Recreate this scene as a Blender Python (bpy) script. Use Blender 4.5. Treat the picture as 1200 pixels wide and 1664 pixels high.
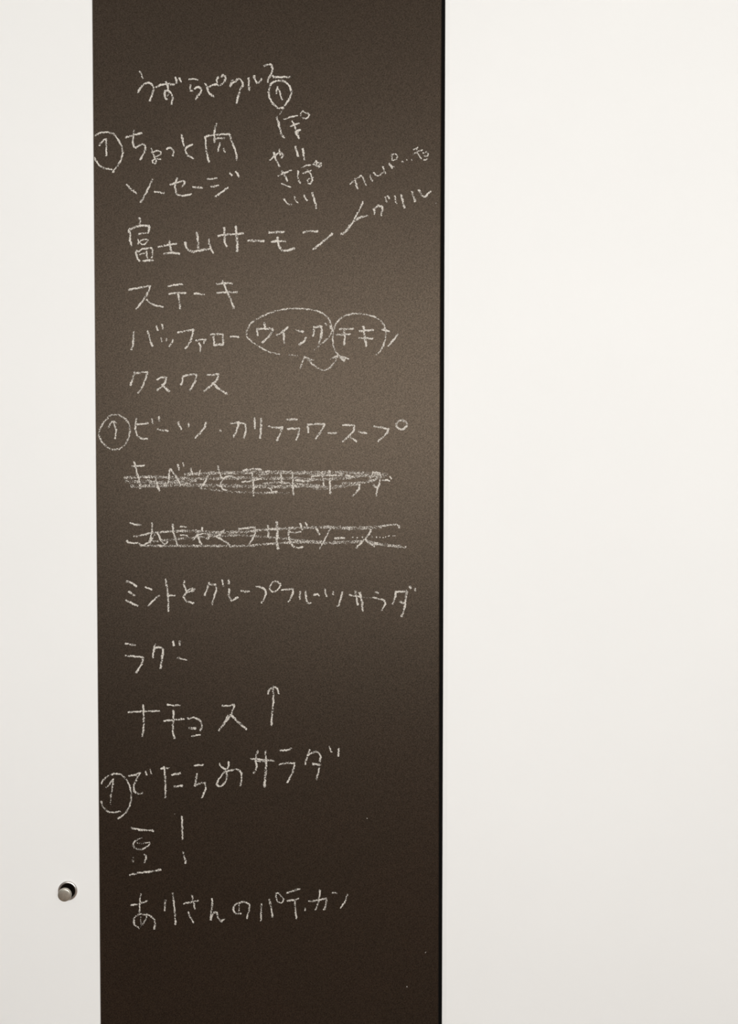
import bpy, bmesh, math, random
from mathutils import Vector, Matrix

random.seed(7)
sc = bpy.context.scene
C = sc.collection
for o in list(bpy.data.objects):
    bpy.data.objects.remove(o, do_unlink=True)

# ------------------------------------------------------------------ camera
W, H = 1200.0, 1664.0
LENS = 26.0                                   # mm on a 36 mm tall frame
FPX = LENS / 36.0 * H
CAM_LOC = Vector((0.0, -1.32, 1.45))
PITCH = math.radians(-1.4)                    # looking slightly down
ROLL = math.radians(0.05)
cam_d = bpy.data.cameras.new('camera')
cam_d.sensor_fit = 'VERTICAL'
cam_d.sensor_height = 36.0
cam_d.sensor_width = 36.0
cam_d.lens = LENS
cam_d.clip_start = 0.02
cam = bpy.data.objects.new('camera', cam_d)
C.objects.link(cam)
CAM_ROT = Matrix.Rotation(math.pi / 2 + PITCH, 3, 'X') @ Matrix.Rotation(ROLL, 3, 'Z')
cam.matrix_world = Matrix.Translation(CAM_LOC) @ CAM_ROT.to_4x4()
sc.camera = cam

# ------------------------------------------------------------------ light
world = bpy.data.worlds.new('world')
sc.world = world
world.use_nodes = True
bg = world.node_tree.nodes['Background']
bg.inputs['Color'].default_value = (1.0, 0.98, 0.95, 1)
bg.inputs['Strength'].default_value = 0.15


def area(name, loc, target, sx, sy, power, col):
    d = bpy.data.lights.new(name, 'AREA')
    d.shape = 'RECTANGLE'
    d.size, d.size_y = sx, sy
    d.energy = power
    d.color = col
    o = bpy.data.objects.new(name, d)
    C.objects.link(o)
    o.location = loc
    o.rotation_euler = (Vector(target) - Vector(loc)).to_track_quat('-Z', 'Y').to_euler()
    return o


# daylight from the window of the opposite wall
area('window_daylight', (0.35, -3.7, 2.02), (0.2, 0, 1.4), 4.2, 1.2, 172.0, (1.0, 0.995, 0.985))

sc.view_settings.view_transform = 'Standard'
sc.view_settings.look = 'None'
sc.view_settings.gamma = 1.0
sc.view_settings.use_curve_mapping = False
sc.view_settings.exposure = -0.33


# ------------------------------------------------------------------ helpers
def wall_point(px, py, y=0.0):
    """the point of the wall plane y=const seen at a pixel of the photograph"""
    d = CAM_ROT @ Vector(((px - W / 2) / FPX, -(py - H / 2) / FPX, -1.0))
    t = (y - CAM_LOC.y) / d.y
    return CAM_LOC + d * t


def new_mat(name):
    m = bpy.data.materials.new(name)
    m.use_nodes = True
    nt = m.node_tree
    return m, nt, nt.nodes['Principled BSDF']


def node(nt, kind, **kw):
    n = nt.nodes.new(kind)
    for k, v in kw.items():
        setattr(n, k, v)
    return n


def noise(nt, scale, detail=2.0, rough=0.5):
    tc = node(nt, 'ShaderNodeTexCoord')
    n = node(nt, 'ShaderNodeTexNoise')
    n.inputs['Scale'].default_value = scale
    n.inputs['Detail'].default_value = detail
    n.inputs['Roughness'].default_value = rough
    mp = node(nt, 'ShaderNodeMapping')
    mp.inputs['Rotation'].default_value = (0.61, 0.43, 0.87)
    mp.inputs['Location'].default_value = (0.37, 0.53, 0.29)
    nt.links.new(tc.outputs['Object'], mp.inputs['Vector'])
    nt.links.new(mp.outputs['Vector'], n.inputs['Vector'])
    return n


def ramp(nt, src, p0, c0, p1, c1):
    r = node(nt, 'ShaderNodeValToRGB')
    r.color_ramp.elements[0].position = p0
    r.color_ramp.elements[0].color = (*c0, 1)
    r.color_ramp.elements[1].position = p1
    r.color_ramp.elements[1].color = (*c1, 1)
    nt.links.new(src, r.inputs['Fac'])
    return r


def bump(nt, src, bsdf, strength, dist):
    b = node(nt, 'ShaderNodeBump')
    b.inputs['Strength'].default_value = strength
    b.inputs['Distance'].default_value = dist
    nt.links.new(src, b.inputs['Height'])
    nt.links.new(b.outputs['Normal'], bsdf.inputs['Normal'])


def mat_paint(name, c0, c1, rough, scale=3.0, bs=0.05):
    m, nt, b = new_mat(name)
    n = noise(nt, scale, 3)
    r = ramp(nt, n.outputs['Fac'], 0.3, c0, 0.7, c1)
    nt.links.new(r.outputs['Color'], b.inputs['Base Color'])
    b.inputs['Roughness'].default_value = rough
    n2 = noise(nt, 260.0, 2)
    bump(nt, n2.outputs['Fac'], b, bs, 0.0005)
    return m


def mat_board():
    m, nt, b = new_mat('chalkboard_paint')
    fine = noise(nt, 500.0, 2, 0.75)
    r1 = ramp(nt, fine.outputs['Fac'], 0.34, (0.001, 0.0006, 0.0004), 0.66, (0.012, 0.0068, 0.0042))
    big = noise(nt, 7.0, 3, 0.6)
    r2 = ramp(nt, big.outputs['Fac'], 0.3, (0.86, 0.90, 0.86), 0.7, (1.16, 1.06, 1.08))
    mx = node(nt, 'ShaderNodeMix', data_type='RGBA', blend_type='MULTIPLY')
    mx.inputs['Factor'].default_value = 1.0
    nt.links.new(r1.outputs['Color'], mx.inputs[6])
    nt.links.new(r2.outputs['Color'], mx.inputs[7])
    nt.links.new(mx.outputs[2], b.inputs['Base Color'])
    b.inputs['Roughness'].default_value = 0.46
    mr = node(nt, 'ShaderNodeMapRange')
    mr.inputs['From Min'].default_value = 0.34
    mr.inputs['From Max'].default_value = 0.66
    mr.inputs['To Min'].default_value = 0.42
    mr.inputs['To Max'].default_value = 0.84
    nt.links.new(fine.outputs['Fac'], mr.inputs['Value'])
    nt.links.new(mr.outputs['Result'], b.inputs['Specular IOR Level'])
    b.inputs['Specular Tint'].default_value = (1.0, 0.785, 0.59, 1)
    bump(nt, fine.outputs['Fac'], b, 0.25, 0.0004)
    return m


def mat_chalk():
    m, nt, b = new_mat('white_chalk')
    b.inputs['Base Color'].default_value = (0.66, 0.615, 0.55, 1)
    b.inputs['Roughness'].default_value = 0.95
    b.inputs['Specular IOR Level'].default_value = 0.1
    at = node(nt, 'ShaderNodeAttribute', attribute_name='cover')
    n = noise(nt, 480.0, 2.5, 0.65)
    # alpha = (grain - (0.672 - 0.48 * cover)) / 0.12
    m1 = node(nt, 'ShaderNodeMath', operation='MULTIPLY_ADD')
    m1.inputs[1].default_value = 0.48
    m1.inputs[2].default_value = -0.672
    nt.links.new(at.outputs['Fac'], m1.inputs[0])
    m2 = node(nt, 'ShaderNodeMath', operation='ADD')
    nt.links.new(m1.outputs[0], m2.inputs[0])
    nt.links.new(n.outputs['Fac'], m2.inputs[1])
    m3 = node(nt, 'ShaderNodeMath', operation='MULTIPLY', use_clamp=True)
    m3.inputs[1].default_value = 1 / 0.21
    nt.links.new(m2.outputs[0], m3.inputs[0])
    m4 = node(nt, 'ShaderNodeMath', operation='MULTIPLY')
    m4.inputs[1].default_value = 0.93
    nt.links.new(m3.outputs[0], m4.inputs[0])
    nt.links.new(m4.outputs[0], b.inputs['Alpha'])
    return m


def mat_metal(name, c, rough):
    m, nt, b = new_mat(name)
    n = noise(nt, 180.0, 3)
    r = ramp(nt, n.outputs['Fac'], 0.3, [v * 0.8 for v in c], 0.7, c)
    nt.links.new(r.outputs['Color'], b.inputs['Base Color'])
    b.inputs['Metallic'].default_value = 1.0
    b.inputs['Roughness'].default_value = rough
    return m


M_WALL = mat_paint('off_white_panel', (0.83, 0.828, 0.81), (0.845, 0.843, 0.825), 0.85)
M_CEIL = mat_paint('ceiling_paint', (0.78, 0.76, 0.72), (0.82, 0.80, 0.76), 0.8)
M_FLOOR = mat_paint('floor_boards', (0.10, 0.05, 0.022), (0.16, 0.085, 0.04), 0.5, 6.0)
M_GAP = mat_paint('gap_shade_black', (0.002, 0.0018, 0.0016), (0.004, 0.0035, 0.003), 0.9)  # near-black colour stands in for the shade inside the gap
M_GAP.node_tree.nodes['Principled BSDF'].inputs['Specular IOR Level'].default_value = 0.1
M_BOARD = mat_board()
M_CHALK = mat_chalk()
M_STEEL = mat_metal('brushed_nickel', (0.68, 0.65, 0.57), 0.45)
M_RIM = mat_metal('polished_rim', (0.86, 0.83, 0.79), 0.32)
M_NECK = mat_metal('shaded_neck', (0.04, 0.035, 0.03), 0.5)  # shade around the knob's neck and recess is put into this dark colour


def link(name, bm, mat, parent=None, smooth=False):
    me = bpy.data.meshes.new(name)
    bm.normal_update()
    bm.to_mesh(me)
    bm.free()
    me.materials.append(mat)
    if smooth:
        for p in me.polygons:
            p.use_smooth = True
    o = bpy.data.objects.new(name, me)
    C.objects.link(o)
    if parent is not None:
        o.parent = parent
    return o


def prism_z(profile, z0, z1):
    """extrude an x,y outline (counter-clockwise) from z0 to z1"""
    bm = bmesh.new()
    lo = [bm.verts.new((x, y, z0)) for x, y in profile]
    hi = [bm.verts.new((x, y, z1)) for x, y in profile]
    n = len(profile)
    for i in range(n):
        j = (i + 1) % n
        bm.faces.new((lo[i], lo[j], hi[j], hi[i]))
    bm.faces.new(hi)
    bm.faces.new(lo[::-1])
    bmesh.ops.recalc_face_normals(bm, faces=bm.faces)
    return bm


def box(x0, x1, y0, y1, z0, z1):
    return prism_z([(x0, y0), (x1, y0), (x1, y1), (x0, y1)], z0, z1)


def structure(o, label):
    o['kind'] = 'structure'
    o['label'] = label
    return o


def corner(cx, cy, r, a0, a1, n=5):
    return [(cx + r * math.cos(math.radians(a0 + (a1 - a0) * i / n)),
             cy + r * math.sin(math.radians(a0 + (a1 - a0) * i / n))) for i in range(n + 1)]


# ------------------------------------------------------------------ the setting
CEIL = 2.62
BACK = 0.06
xl = (wall_point(150.3, 0).x + wall_point(164.0, H).x) / 2        # board's left edge
xr = (wall_point(717.5, 0).x + wall_point(714.5, H).x) / 2        # board's right edge
xw = (wall_point(724.2, 0).x + wall_point(718.6, H).x) / 2        # white panel right of the gap
print('board edges', xl, xr, xw, wall_point(150.3, 0).x, wall_point(164, H).x, wall_point(724.2, 0).x, wall_point(718.6, H).x)

structure(link('floor', box(-2.4, 2.4, -4.2, BACK, -0.05, 0.0), M_FLOOR), 'brown floor in front of the white wall panels')
structure(link('ceiling', box(-2.4, 2.4, -4.2, BACK, CEIL, CEIL + 0.05), M_CEIL), 'white ceiling above the wall panels')
# left panel stands a little proud of the board, its edge slightly rounded
prof = [(-2.4, BACK), (-2.4, -0.0025)] + corner(xl - 0.0015, -0.001, 0.0015, -90, 0) + [(xl, BACK)]
structure(link('wall_left', prism_z(prof, 0.0, CEIL), M_WALL), 'smooth off-white wall panel left of the chalkboard, with a metal knob')
# right panel with a softly chamfered edge beside the shadow gap
prof = [(xw, BACK), (xw, 0.0035)] + corner(xw + 0.0012, 0.0012, 0.0012, 180, 235, 3) + [(xw + 0.0078, -0.0015), (2.4, -0.0015), (2.4, BACK)]
structure(link('wall_right', prism_z(prof, 0.0, CEIL), M_WALL), 'smooth off-white wall panel right of the chalkboard')
structure(link('gap_shade_1', box(xr, xw, 0.006, BACK, 0.0, CEIL), M_GAP), 'narrow black strip painted as the shade in the gap between the chalkboard and the right white panel')

# ------------------------------------------------------------------ chalkboard
prof = [(xl, 0.045), (xl, 0.0)] + corner(xr - 0.003, 0.003, 0.003, -90, 0) + [(xr, 0.045)]
board = link('chalkboard', prism_z(prof, 0.0, CEIL), M_BOARD)
board['label'] = 'tall dark brown chalkboard panel with a handwritten Japanese menu in white chalk'
board['category'] = 'chalkboard'

# ------------------------------------------------------------------ chalk writing
Z_STEP = [0]


def catmull(pts, step):
    out = []
    n = len(pts)
    for i in range(n - 1):
        p0 = pts[i - 1] if i > 0 else pts[i] * 2 - pts[i + 1]
        p1, p2 = pts[i], pts[i + 1]
        p3 = pts[i + 2] if i + 2 < n else p2 * 2 - p1
        k = max(2, int((p2 - p1).length / step))
        for j in range(k):
            t = j / k
            out.append(0.5 * ((2 * p1) + (p2 - p0) * t + (2 * p0 - 5 * p1 + 4 * p2 - p3) * t * t
                              + (3 * p1 - p0 - 3 * p2 + p3) * t ** 3))
    out.append(pts[-1])
    return out


def split_sharp(pts, limit=62):
    runs, cur = [], [pts[0]]
    for i in range(1, len(pts) - 1):
        cur.append(pts[i])
        a, b = pts[i] - pts[i - 1], pts[i + 1] - pts[i]
        if a.length > 0 and b.length > 0 and math.degrees(a.angle(b)) > limit:
            runs.append(cur)
            cur = [pts[i]]
    cur.append(pts[-1])
    runs.append(cur)
    return runs


def ribbon(verts, faces, cover, pts, width, press):
    line = catmull(pts, 1.3)
    n = len(line)
    total = sum((line[i + 1] - line[i]).length for i in range(n - 1))
    Z_STEP[0] += 1
    depth = -0.00012 - 0.0000022 * (Z_STEP[0] % 60)
    ph, ph2 = random.uniform(0, 6.28), random.uniform(0, 6.28)
    run = 0.0
    base = len(verts)
    # rounded ends: one more ring before the first and after the last point
    ext = min(width * 0.35, 1.4)
    d0 = (line[0] - line[1]).normalized() * ext
    d1 = (line[-1] - line[-2]).normalized() * ext
    line = [line[0] + d0] + line + [line[-1] + d1]
    n += 2
    for i, p in enumerate(line):
        a = line[max(0, i - 1)]
        b = line[min(n - 1, i + 1)]
        t = (b - a).normalized()
        nr = Vector((-t.y, t.x))
        if i:
            run += (p - line[i - 1]).length
        wob = 0.28 * math.sin(run * 0.55 + ph) + 0.2 * math.sin(run * 1.3 + ph2)
        w = width * (1 + 0.14 * math.sin(run * 0.33 + ph2) + random.uniform(-0.1, 0.1))
        c = press * (0.9 + 0.16 * math.sin(run * 0.21 + ph) + random.uniform(-0.1, 0.1))
        if i in (0, n - 1):
            w *= 0.55
            c *= 0.35
        for k, (s, f) in enumerate(((-0.5, 0.0), (-0.24, 1.0), (0.24, 1.0), (0.5, 0.0))):
            q = p + nr * (w * s + wob)
            v = wall_point(q.x, q.y)
            verts.append((v.x, depth, v.z))
            cover.append(max(0.0, c * f))
        if i:
            r0 = base + (i - 1) * 4
            r1 = base + i * 4
            for k in range(3):
                faces.append((r0 + k, r1 + k, r1 + k + 1, r0 + k + 1))


def parse(spec):
    """'x,y x,y ... [w4] [p.8]' -> points in crop pixels, width and pressure"""
    pts, w, p = [], None, None
    for tok in spec.split():
        if tok[0] == 'w':
            w = float(tok[1:])
        elif tok[0] == 'p':
            p = float(tok[1:])
        else:
            x, y = tok.split(',')
            pts.append((float(x), float(y)))
    return pts, w, p


def chalk(name, label, *parts, width=4.3, press=0.80):
    """parts: (x0, y0, zoom, 'stroke; stroke; ...') traced in enlarged crops of the board"""
    verts, faces, cover = [], [], []
    for x0, y0, s, text in parts:
        for spec in text.replace('\n', ' ').split(';'):
            if not spec.strip():
                continue
            pts, w, p = parse(spec)
            pts = [Vector((x0 + x / s, y0 + y / s)) for x, y in pts]
            for r in split_sharp(pts):
                ribbon(verts, faces, cover, r, (w or width) * 1.08, p or press)
    me = bpy.data.meshes.new(name)
    me.from_pydata(verts, [], faces)
    at = me.attributes.new('cover', 'FLOAT', 'POINT')
    at.data.foreach_set('value', cover)
    me.materials.append(M_CHALK)
    o = bpy.data.objects.new(name, me)
    C.objects.link(o)
    o.parent = board
    o['label'] = label
    return o


A = (215, 100, 10); B = (320, 90, 7.5); Cc = (430, 170, 10.909); D = (430, 230, 10.909)
E = (545, 230, 7.0588); F = (140, 190, 4.615); G = (190, 345, 12); Hh = (190, 340, 6)
I = (370, 300, 5.217); J = (190, 440, 5.714); K = (380, 480, 4.2857); L = (150, 660, 4.444)
Mm = (400, 660, 4.2857); N0 = (195, 740, 10); N1 = (305, 740, 10); N2 = (415, 740, 10); N3 = (525, 740, 10)
P0 = (195, 840, 10); P1 = (305, 840, 10); P2 = (415, 840, 10); P3 = (530, 840, 8.571)
Q = (190, 930, 4.8); R = (430, 930, 4.6154); S = (150, 1100, 4.8); T = (330, 1100, 5)
U = (200, 1320, 6); V = (205, 1430, 10); X = (380, 1420, 6); PX = (0, 0, 1)

chalk('chalk_writing', 'chalk writing reading うずらピクルス, top line of the menu',
      (*A, '''120,160 150,210 172,280 w3.2; 95,505 130,435 190,370 250,345 310,365 345,420 340,480 315,560 285,640;
      385,415 460,385 540,365 600,365 680,378; 548,325 575,400 585,460; 590,465 540,480 525,530 545,600 570,615;
      585,470 640,530 655,600 640,700; 600,480 590,540 570,560 w3; 703,255 715,300 722,355; 768,265 780,300 792,330;
      920,292 980,283 1070,297 w3.4; 950,380 940,430 950,475 985,478; 1010,445 1050,420 1100,425 1130,460 1100,520 1060,565 1030,615'''),
      (*B, '''98,338 125,390 135,430 165,475 210,500; 130,395 185,365 250,350; 245,345 245,300 262,262; 300,262 320,238 350,255 345,305 310,345 265,370;
      405,380 430,345 465,320; 405,375 420,320 442,298 w3; 470,325 490,292 520,290 555,325 560,370 530,410 515,470 495,530 488,585;
      632,275 635,340 638,425; 700,248 710,300 735,335 770,320 790,288;
      820,130 870,110 910,115 920,155 915,215 880,270 862,330; 905,240 950,265 1030,265 1145,265'''))
chalk('chalk_circle', 'chalk circle under the top line of the menu',
      (*B, '1070,610 1110,560 1150,480 1150,420 1110,350 1050,312 985,310 920,335 885,400 878,470 900,545 945,605 990,640 1060,640; 1060,640 1030,690 1005,720 w2.6 p.5'))
chalk('chalk_arrow', 'small chalk arrow inside the circle under the top line',
      (*B, '985,380 1005,430 1040,545 w3.4; 985,380 975,420 972,465 w3.4'))
chalk('chalk_writing', 'small chalk notes reading ぽり やさい ぽりり in two short columns',
      (*Cc, '''215,215 250,330 275,430 305,530 350,590; 345,262 400,245 480,215 590,198 w3; 650,200 640,160 680,110 720,145 770,150 795,190 760,235 710,250 665,230 w3;
      490,290 520,340 545,400 555,450 w3.2; 460,385 530,358 610,330 w3.4; 640,455 590,460 550,490 575,530 615,600; 600,470 590,510 625,545 w3 p.6'''),
      (*D, '''100,330 170,265 230,215 270,195 310,205 330,245 300,290 w3.6; 170,190 185,270 220,350 270,440; 265,135 270,190 280,240 w3;
      550,85 570,170 600,265; 680,125 690,210 705,325; 245,615 330,565 400,540 480,510 w3.4; 305,525 350,580 380,640 410,700; 300,750 380,775 465,815 w3.4;
      600,520 595,620 605,690 640,740 w3.6; 665,462 730,430 815,415 w3.2; 680,565 740,540 800,530 825,510 w3.2;
      745,485 790,540 820,580 840,630 845,690 820,750 775,735 760,690 800,655 870,640 w3.2; 865,410 920,340 930,440 880,405 w3.4; 945,380 1005,380 1005,430 965,460 940,430 990,400 w3.4;
      345,1015 375,1065 420,1105 485,1120 w3.4; 530,975 550,1040 590,1090 w3.2; 700,950 725,1000 755,1050 w4.2; 845,905 875,1000 900,1090 920,1190 w4.6'''))
chalk('chalk_writing', 'small slanting chalk note reading カルパ…チョ',
      (*E, '''170,492 230,435 295,392 325,430 355,505 w3.6; 225,425 240,490 260,545 w3.6; 400,385 410,420 428,455 w3.6; 440,355 465,385 510,388 545,355 w3.4; 545,285 560,330 578,368;
      620,250 640,280 655,305; 650,292 680,290 w2.4 p.6; 635,160 680,140 715,165 700,205 655,215 650,165 w3; 765,230 785,238 w3; 822,206 824,214 w3; 876,208 884,210 w3.4;
      895,97 950,68 w3; 895,145 950,115 1005,97 w3; 935,90 955,150 990,195 w3; 1005,135 1050,118 1070,140 1055,165 1020,165 w3; 1020,212 1060,200 w3.4'''), press=0.74)
chalk('chalk_writing', 'small slanting chalk note reading グリル',
      (*E, '''440,770 450,800 452,840 w3.6; 445,770 490,740 540,745 540,790 528,850; 572,635 580,660 590,695 w3.6; 603,622 620,655 w3.6; 685,625 692,670 705,710 w3.6; 755,605 775,680 795,765 w4.4;
      880,570 895,620 920,690; 960,555 990,610 1025,640 1055,610 1095,570'''), press=0.74)
chalk('chalk_bracket', 'forked chalk line pointing to the two slanting notes',
      (*E, '320,690 285,770 240,850 215,900 w3.4; 60,1060 110,1045 150,990 210,920 290,870 375,850 w4.8 p.68; 225,895 180,960 130,1030 w3.4 p.7'))
chalk('chalk_circle', 'chalk circle beside the second menu line, cut by the board edge',
      (*F, '66,143 100,122 150,115 205,128 245,180 270,230 272,290 250,345 215,395 200,415; 66,305 78,335 115,375 160,390 195,395'), width=3.6)
chalk('chalk_arrow', 'chalk arrow inside the circle beside the second line', (*F, '150,165 152,230 152,292; 100,215 110,195 145,165'), width=3.8)
chalk('chalk_writing', 'chalk writing reading ちょっと肉',
      (*F, '''297,155 350,138 418,122; 360,100 352,170 355,215 370,235 410,208 440,212 445,240 430,280 405,322; 487,235 500,265 510,300 525,320 520,350 500,345 498,325 530,315 560,320 w3;
      490,268 530,255 560,258 555,285 515,300 w3; 605,240 630,232 655,255 652,295; 718,130 725,180 735,218; 800,208 760,225 745,250 760,285 805,312;
      895,150 900,230 910,290 922,342; 890,150 960,135 1075,128; 1075,130 1100,200 1125,270 1130,325; 978,48 965,100 962,160 965,190; 965,165 1010,158 1040,160 w4.6 p.65; 1005,195 990,258; 1030,238 1043,265 w3.4'''), width=3.9)
chalk('chalk_writing', 'chalk writing reading ソーセージ',
      (*F, '''305,508 340,545 380,572; 497,470 460,550 410,642; 512,560 585,572; 630,508 690,490 735,480 738,500 720,525; 685,458 668,510 672,550 690,585 740,590 790,578;
      800,527 872,532; 912,468 980,460; 935,525 995,515; 968,600 1010,570 1065,530; 1078,418 1095,440; 1122,408 1148,448'''), width=4.0)
chalk('chalk_writing', 'chalk writing reading 富士山サーモン',
      (*G, '''440,110 455,170 448,245; 235,390 245,335 320,305 420,270 540,260 640,270 625,340 608,410; 250,340 260,450 262,560 290,660; 415,432 490,412 575,400 w3.4; 415,525 425,580 412,620 w3;
      430,590 480,550 550,525 615,540 570,600 500,630 440,590 w2.8; 385,745 380,810 400,890 445,955; 385,765 440,755 510,710 600,705 660,690 695,740 695,820 675,890 w3.8; 445,825 510,805 575,785 w3.4; 580,760 585,830 600,895 w3.6; 515,950 590,940 710,935;
      810,680 900,655 1040,630 1170,612; 1030,560 1040,640 1060,750'''),
      (*Hh, '''460,435 540,425 615,435 w4.8; 668,320 675,365 710,405 760,412 830,398 915,385 w4.8; 780,225 790,300 795,385; 895,290 905,350 925,400 940,428; 985,260 1060,248 1150,243 1235,235; 1048,180 1050,260 1055,330 1075,365; 1160,165 1168,260 1175,350 1172,415 w5'''),
      (*I, '172,475 240,475 310,480 w4.8; 350,408 420,402 480,403 w4.8; 370,485 420,480 490,480; 425,445 430,500 455,550 500,560 570,540 w4.6; 640,408 690,395 765,398; 725,550 790,500 850,450 890,415'))
chalk('chalk_writing', 'chalk writing reading ステーキ',
      (*J, '112,175 200,160 310,140 290,200 240,280 180,355; 275,268 320,305 370,325 430,335; 475,145 540,132 612,125; 485,215 550,205 640,208; 570,215 580,280 590,355; 718,210 760,215 812,220; 925,125 1000,115 1075,118; 930,205 1020,200 1120,200; 980,90 1010,160 1050,250 1088,350'), width=4.0)
chalk('chalk_writing', 'chalk writing reading バッファロー',
      (*J, '''158,565 155,640 150,690 135,735; 285,560 305,630 330,700; 370,512 378,555 w3.4; 420,498 428,542 w3.4; 410,625 418,658 w3.4; 460,630 460,650 w3.4; 522,640 510,670 488,702;
      562,575 640,560 712,545 695,620 670,680 635,722; 730,648 780,640 830,638 805,672 w3.4; 765,670 778,710 778,755 w3.6; 870,592 930,588 985,590 988,690; 898,598 905,690; 900,690 985,682 w4.8; 1055,612 1135,612'''), width=4.0)
chalk('chalk_writing', 'chalk writing reading クスクス',
      (*J, '''165,940 150,1000 125,1065; 170,955 220,945 285,940 265,1010 235,1080 197,1135; 372,1010 420,990 462,990 440,1050 375,1110; 420,1055 450,1090 490,1120 w4.6; 612,985 610,1020 598,1060;
      615,980 680,965 742,965 725,1030 680,1112; 838,968 900,965 945,960 930,1010 870,1070 810,1120; 890,1040 940,1090 1025,1145 w4.6'''), width=4.0)
chalk('chalk_writing', 'chalk writing reading ウイング inside an oval',
      (*K, '''215,188 218,230; 165,240 165,280; 160,235 220,232 275,235 250,280 198,330; 378,222 345,250 300,280; 348,255 350,300 352,335; 435,242 485,255; 505,292 490,320 455,345;
      560,215 560,250 552,285; 560,225 590,218 612,218 612,270 595,335 w4.6; 638,195 645,205; 672,212 678,232'''), width=4.2)
chalk('chalk_oval', 'wide chalk oval around ウイング',
      (*K, '320,410 260,398 200,370 130,325 92,285 92,250 120,195 180,155 260,120 350,97 450,92 540,100 610,120 660,160 680,210 685,250 660,295 620,330; 620,330 590,355 560,380 w2.6 p.4; 385,415 450,420 w2.6 p.5'), width=3.4, press=0.68)
chalk('chalk_writing', 'chalk writing reading チキン partly inside a circle',
      (*K, '738,235 780,235 832,232; 715,275 760,272 812,270; 770,245 775,300 768,345; 875,248 920,245 975,242; 872,298 920,298 970,302; 905,215 912,280 925,355 w4.8; 1035,235 1085,252; 1145,270 1110,315 1075,355'), width=4.0)
chalk('chalk_circle', 'chalk circle around チキ',
      (*K, '995,415 1030,375 1055,310 1060,250 1040,195 1000,160 950,140 880,128 820,130 760,150 715,195 695,250 690,310 700,370 725,410 770,450'), width=3.4, press=0.68)
chalk('chalk_arrow', 'curved double-headed chalk arrow under the two circled words',
      (*K, '495,425 530,460 570,495 620,520 660,510 700,470 725,425; 495,425 480,460 463,510; 495,430 555,452; 672,445 725,420; 730,418 800,442; 740,430 770,462; 770,462 778,435'), width=3.4, press=0.68)
chalk('chalk_circle', 'chalk circle beside the beet and cauliflower soup line',
      (*L, '120,70 165,62 210,72 255,110 272,160 262,230 225,290 180,312 130,308 80,270 52,220 55,170 85,115 125,75; 200,66 262,118 w2.6 p.5'), width=3.6, press=0.66)
chalk('chalk_arrow', 'chalk arrow inside the circle beside the soup line', (*L, '150,110 172,170 165,235; 120,155 130,125 150,110; 150,110 175,120'), width=3.4)
chalk('chalk_writing', 'chalk writing reading ビーツ・カリフラワースープ',
      (*L, '320,90 312,150 320,200 350,232 400,235; 322,130 360,130 405,122; 430,92 440,128 w3.4; 480,75 485,108 w3.4; 472,168 510,175 548,178; 618,115 645,168; 695,125 697,150; 825,115 800,170 742,230; 920,178 932,182; 1000,125 1060,120 1105,130 1110,180 1095,230; 1060,110 1045,170 1022,222'),
      (*Mm, '''60,82 62,158; 105,85 105,150 98,225 w4.6; 155,140 205,150 255,145 240,185 215,240; 282,93 355,92; 290,158 372,155 365,195 350,238; 430,125 435,185; 432,130 480,125 548,125 525,170 485,228; 570,188 630,188;
      675,132 715,132 755,135 750,170 715,210 672,248; 715,205 740,225 770,245; 785,178 840,190; 890,142 940,148 995,160 975,195 920,245; 1085,98 1115,110 1120,135 1095,160 1062,155 1048,130 1062,105 1090,98 w4.4'''), width=4.0)
chalk('chalk_writing', 'crossed-out chalk writing reading キャベツとチェリーサラダ',
      (*N0, '195,178 260,175 400,165; 228,105 255,190 280,290 315,400 325,480 335,540; 575,330 590,400 610,490 640,575; 420,362 500,360 570,345; 795,430 800,330 800,270 822,220; 822,220 870,285 920,350 960,430 1000,490; 940,150 965,238; 1025,120 1040,180 w3.2; 1150,215 1185,300'),
      (*N1, '205,240 200,290 180,320 w3; 330,330 300,400 250,490; 495,175 510,250 535,320 570,370; 740,345 680,335 600,365 550,430 545,490 580,550 640,565; 895,245 1000,230 1100,220 1200,232; 1045,285 1065,400 1075,520 1070,665; 890,430 1000,420 1200,380'),
      (*N2, '415,300 430,380 440,465; 600,270 612,380 610,500 622,640; 210,520 250,545 265,590 w3; 150,610 240,605 350,585 w4.4; 660,395 750,415 830,420 920,410 w5; 915,340 1000,335 1100,325 1370,325 w3.2; 1090,265 1100,370 1115,490'),
      (*N3, '110,245 115,350 115,480 120,620; 385,315 450,340 520,350; 600,470 575,560 490,655; 820,260 790,340 740,440; 810,275 890,280 935,310 930,400 905,500 880,570 870,660; 820,480 860,510 900,520; 1090,340 1115,380 w3; 965,405 1030,400 1085,415 w3.2'), width=3.9)
chalk('chalk_scribble', 'back-and-forth chalk scribble crossing out the cabbage line',
      (*PX, '''300,771 340,769 390,768 440,767 500,768 560,768 630,771 w7.0; 202,776 250,775 300,777 350,778 392,776 440,778 480,777 520,779 560,777 600,772 w6.0; 204,782 235,783 270,784 320,781 w7.8 p.5;
      213,790 260,789 300,788 350,789 400,790 450,791 490,790 530,791 w7.3; 530,791 560,789 585,786 612,779 w5.7 p.5; 428,786 450,784 480,786 520,789 w5.2; 555,785 580,785 602,782 618,775 w5.2;
      325,793 350,796 375,799 400,800 425,801 470,801 w4.4 p.42; 510,795 530,794 560,791 w3.9 p.45; 235,779 262,786 290,781 315,790 w4.2; 330,773 380,779 430,774 500,780 w3.4 p.4; 420,771 460,769 530,772 625,775 w4.2'''), width=4.4, press=0.54)
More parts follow.
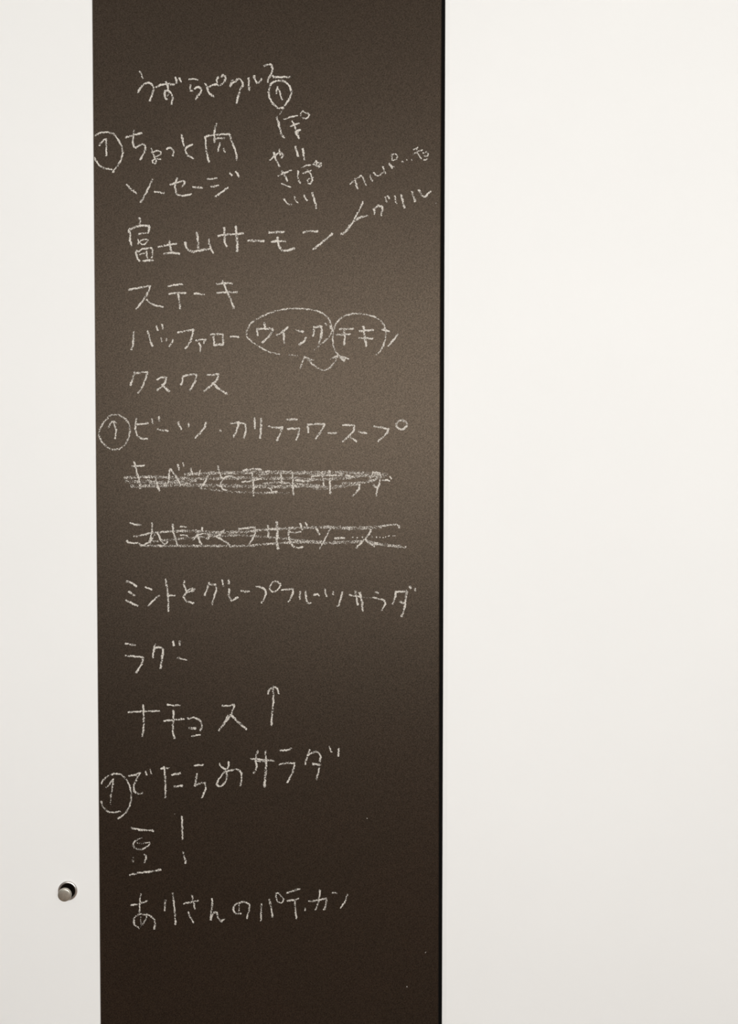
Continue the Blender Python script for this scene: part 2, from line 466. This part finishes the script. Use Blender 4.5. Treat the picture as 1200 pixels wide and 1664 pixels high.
chalk('chalk_writing', 'crossed-out chalk writing reading こんにゃくワサビソース',
      (*P0, '165,95 240,120 340,130; 110,385 160,420 300,430 370,470; 518,95 530,160 515,260 490,380 480,420; 565,290 520,370 470,415 400,445 w3; 610,255 650,340 700,435 740,435 775,405; 860,110 865,220 890,320 930,445; 980,158 1085,162 w3.4; 985,295 1100,300 w3.4'),
      (*P1, '155,270 170,330 200,400 240,460; 95,375 160,300 240,275 340,280 350,320 340,355 295,350 w3.4; 240,175 235,230; 600,210 530,280 465,320; 465,320 560,370 640,420 695,465; 830,180 835,240 w3.2; 835,190 940,185 1080,165; 1080,165 1105,220 1080,310 1000,450'),
      (*P2, '90,215 200,200 300,195 470,190; 205,140 215,230 210,320 w4.4; 345,75 360,180 360,300 350,400 375,520 w5; 555,190 540,280 560,370 600,450 640,490 700,500 770,490; 560,245 650,255 745,235 w3.4; 735,110 750,170 775,205; 815,90 845,150; 980,160 1010,220 1050,285; 1225,190 1195,240 1130,370 1045,520 w3'),
      (*P3, '120,300 180,295 260,295 w4.8; 630,180 600,240 550,300 480,370 420,435; 540,310 600,360 680,410 w4.6; 370,280 378,284 w2.6; 433,288 441,292 w2.8; 508,275 514,290 w2.8; 638,265 640,290 w3; 705,272 708,290 w3; 748,288 754,291 w2.8; 793,287 800,290 w2.6; 828,284 838,280 w2.4; 865,270 885,267 w2.4; 935,266 962,265 w2.6'''), width=3.9)
chalk('chalk_scribble', 'chalk scribble crossing out the konjac line',
      (*PX, '''218,872 230,870 245,866.5 265,864.5 285,863 305,862.5 w4.2 p.7; 285,863 320,863 350,865 400,864 425,861 440,860 480,858 520,857 540,856 w6.0; 535,857 560,858 590,858 620,856 w7.3; 610,856 640,852.5 649,854 649.5,858 w3.6 p.65;
      235,884 250,880 285,876 305,874 340,872 380,870 410,871 440,873 470,876 500,879 530,881 w4.7 p.5; 228,886 255,887 280,887 330,887 400,887 420,885 450,883 480,881 510,880 w4.7 p.6;
      480,880 510,881 535,882 560,881 590,880 w7.0; 592,877 615,884 640,887 660,889 w6.0 p.58; 330,870 370,868 420,872 w3.9 p.4'''), width=4.4, press=0.54)
chalk('chalk_writing', 'chalk writing reading ミントとグレープフルーツサラダ',
      (*Q, '''75,70 120,85 155,110 w4.4; 92,150 142,182 w4.4; 70,218 115,240 165,262 w4.4; 222,115 272,135; 330,180 290,215 245,260; 380,55 395,140 402,230 402,305; 400,180 458,182; 525,65 525,100 545,150; 610,130 570,150 535,165 520,195 545,225 600,240; 550,140 590,125 600,145 560,155 w3;
      720,80 705,130 685,180; 722,95 770,95 778,130 760,190 742,250; 822,60 832,108; 872,58 875,90; 878,130 875,185 895,222 945,195; 970,145 1035,152; 1085,110 1120,115 1160,135 1160,180 1130,240'''),
      (*R, '''120,90 95,70 60,75 38,120 60,150 100,130 120,95 w3.4; 130,132 215,125 210,165 180,222; 268,142 265,200; 310,140 312,190 325,232 350,228; 370,168 395,165 412,175; 452,125 465,180; 518,145 515,170; 585,145 575,190 552,260; 635,170 690,178 730,185 w3.4; 730,185 800,192 w2.6 p.45;
      682,140 690,190 700,245; 715,150 730,210 737,288 w4.8; 835,150 855,155 w4.8; 815,188 860,200 900,210 905,240 878,285; 985,140 980,190 960,240; 990,145 1030,145 1070,140 1060,200 1050,270 1030,330 w4.4; 1015,220 1045,230 w4.6; 1090,103 1098,120 w4.6; 1128,122 1134,138 w4.4'''), width=3.9)
chalk('chalk_writing', 'short chalk line reading ラグー',
      (*Q, '65,555 145,568; 65,650 130,655 205,662 195,710 150,785; 298,560 290,600 280,665; 290,590 340,585 362,600 355,660 340,750 w4.4; 440,538 444,572 w4.6; 490,538 493,568 w4.6; 475,668 545,685 w3.4'), width=4.0)
chalk('chalk_writing', 'chalk writing reading ナチョ',
      (*S, '280,275 400,268 525,265; 398,215 402,320 400,400 390,465; 585,215 630,222 685,220; 560,342 640,335 715,328; 635,260 632,350 630,440 645,480; 740,325 800,318 845,345 855,380 845,420; 755,398 810,402 w4.6; 775,462 845,450 w3.4'), width=3.8, press=0.76)
chalk('chalk_writing', 'chalk character ス ending the nacho line',
      (*T, '155,232 200,235 255,225 245,265 220,320 165,390 128,435; 205,315 165,385 w4.4 p.65; 235,315 290,370 355,425 w4.6'), width=3.8, press=0.76)
chalk('chalk_arrow', 'upright chalk arrow right of the nacho line', (*T, '572,75 572,200 562,310 557,395; 528,140 540,105 572,80; 572,80 600,90 617,135'), width=3.8, press=0.76)
chalk('chalk_circle', 'chalk circle beside the second lowest salad line',
      (*S, '68,835 100,790 160,758 220,760 265,800 295,860 305,930 290,1010 250,1070 200,1105; 68,970 90,1020 140,1055 220,1050'), width=3.6, press=0.68)
chalk('chalk_arrow', 'chalk arrow inside the lowest circle', (*S, '165,795 155,880 145,930; 145,930 143,1000 w2.6 p.45; 110,865 140,830 165,795'), width=3.2, press=0.7)
chalk('chalk_writing', 'chalk writing reading でたらめサラダ',
      (*S, '285,770 330,765 375,745 345,800 325,850 330,890 360,912 395,905; 418,735 425,765 w3.4; 450,720 462,755 w3.4; 535,715 600,708; 560,700 570,800 572,945; 620,765 690,750 w4.4; 640,855 705,848 w4.6; 795,690 872,685; 818,755 800,850; 800,850 840,830 880,825 885,870 855,945'),
      (*T, '''135,705 155,735 185,750; 210,690 205,730 185,760 130,830 110,870 130,892 170,870 195,820 188,770; 190,770 240,755 290,755 315,800 305,885; 390,665 430,665 480,672 575,680; 420,685 520,687 w3; 445,600 430,660 435,740 410,780; 505,600 515,680 510,770 500,895 w4.6;
      625,595 680,595 720,580; 620,712 680,700 745,700 730,770 685,860; 868,590 850,640 830,710; 850,640 890,615 930,610 955,640 950,690; 890,705 960,715 w4.8; 945,740 935,790 920,835; 1028,565 1045,610; 1105,580 1100,645'''), width=3.8, press=0.74)
chalk('chalk_writing', 'chalk writing reading 豆',
      (*U, '78,152 180,170 298,178 w4.2; 185,245 120,280 95,320 130,355 180,360 240,330 265,300 w3.4 p.64; 135,300 200,300 265,290 w3 p.5; 97,430 100,490 w3.4 p.5; 205,410 225,430 212,490 p.68; 65,612 150,590 250,580 370,560 w4.2'), width=3.8, press=0.76)
chalk('chalk_mark', 'chalk exclamation mark right of 豆', (*U, '575,40 578,150 582,260; 585,390 600,440 612,500'), width=3.8, press=0.76)
chalk('chalk_writing', 'lowest chalk line reading ありさんのパティカン',
      (*V, '85,405 160,400 250,375 345,340; 240,220 225,320 222,430 220,530 w3.2; 235,600 245,710 w3 p.62; 215,780 150,740 125,670 145,600 220,560 300,560 380,575 440,620 470,680 460,800; 340,540 320,640 250,740 215,775 w3.2 p.58; 640,320 632,400 630,500; 755,215 775,350 790,500 800,620 805,720; 935,385 1020,365 1175,335; 1070,245 1085,310 1120,470 w3.2; 1010,520 1045,600 1095,690'),
      (*U, '868,840 872,900 860,980 855,1050; 855,1050 880,980 915,975 930,1030 960,1065 990,1035'),
      (*X, '70,385 20,390 0,360 5,310 60,280 110,275 150,300 150,350 128,435; 55,300 50,370 w2.8 p.5; 270,290 268,370 265,455 w3.2; 345,250 365,320 378,420; 410,190 440,190 470,225 490,250 465,280 430,275 415,230 410,195 w3; 520,185 580,165 645,145; 520,262 580,255 635,242; 595,260 600,330 612,435 w3.4; 695,335 700,358 w4; 730,268 800,260 905,238; 842,158 835,230 820,300 798,350; 903,250 900,300 882,350; 962,185 1005,185; 1108,200 1085,270 1040,335 w3.2'), width=3.7, press=0.72)
for spec in ('692.5,1547 691,1549', '662,1602 662,1605 w2', '708,329 709,331', '596,1330 597.5,1330 w2', '283,1322 284,1322 w2'):
    chalk('chalk_speck', 'tiny stray chalk speck', (*PX, spec), width=2.0, press=0.42)

# ------------------------------------------------------------------ metal knob on the left panel
WALL_Y = -0.0025


def lathe_y(profile, cx, cz, seg=40):
    """turn (radius, distance out from the wall) about an axis along -y"""
    bm = bmesh.new()
    rings = []
    for r, d in profile:
        if r < 1e-6:
            rings.append([bm.verts.new((cx, WALL_Y - d, cz))])
        else:
            rings.append([bm.verts.new((cx + r * math.cos(2 * math.pi * i / seg), WALL_Y - d,
                                        cz + r * math.sin(2 * math.pi * i / seg))) for i in range(seg)])
    for a, b in zip(rings, rings[1:]):
        for i in range(seg):
            j = (i + 1) % seg
            if len(a) == 1 and len(b) == 1:
                continue
            if len(a) == 1:
                bm.faces.new((a[0], b[j], b[i]))
            elif len(b) == 1:
                bm.faces.new((a[i], a[j], b[0]))
            else:
                bm.faces.new((a[i], a[j], b[j], b[i]))
    bmesh.ops.recalc_face_normals(bm, faces=bm.faces)
    return bm


kc = wall_point(110.3, 1447.2, WALL_Y)
knob = bpy.data.objects.new('metal_knob', None)
C.objects.link(knob)
knob.location = (0, 0, 0)
knob['label'] = 'small round brushed metal knob on the white panel, low left of the chalkboard'
knob['category'] = 'knob'
PXM = 0.00112
link('flange', lathe_y([(0.0168, 0.0), (0.0176, 0.0006), (0.0174, 0.0016), (0.0164, 0.0026), (0.0150, 0.0028), (0.0138, 0.0020), (0.0132, 0.0008)], kc.x, kc.z), M_RIM, knob, True)
link('recess', lathe_y([(0.0132, 0.0008), (0.0128, 0.0004), (0.004, 0.0004)], kc.x, kc.z), M_NECK, knob, True)
link('neck', lathe_y([(0.0075, 0.0004), (0.0068, 0.003), (0.0068, 0.0095), (0.0085, 0.011)], kc.x, kc.z), M_NECK, knob, True)
link('cap', lathe_y([(0.0, 0.011), (0.0105, 0.011), (0.0117, 0.0118), (0.0121, 0.0130), (0.0119, 0.0150), (0.0110, 0.0161), (0.0098, 0.0164), (0.005, 0.0166), (0.0, 0.0167)], kc.x, kc.z), M_STEEL, knob, True)
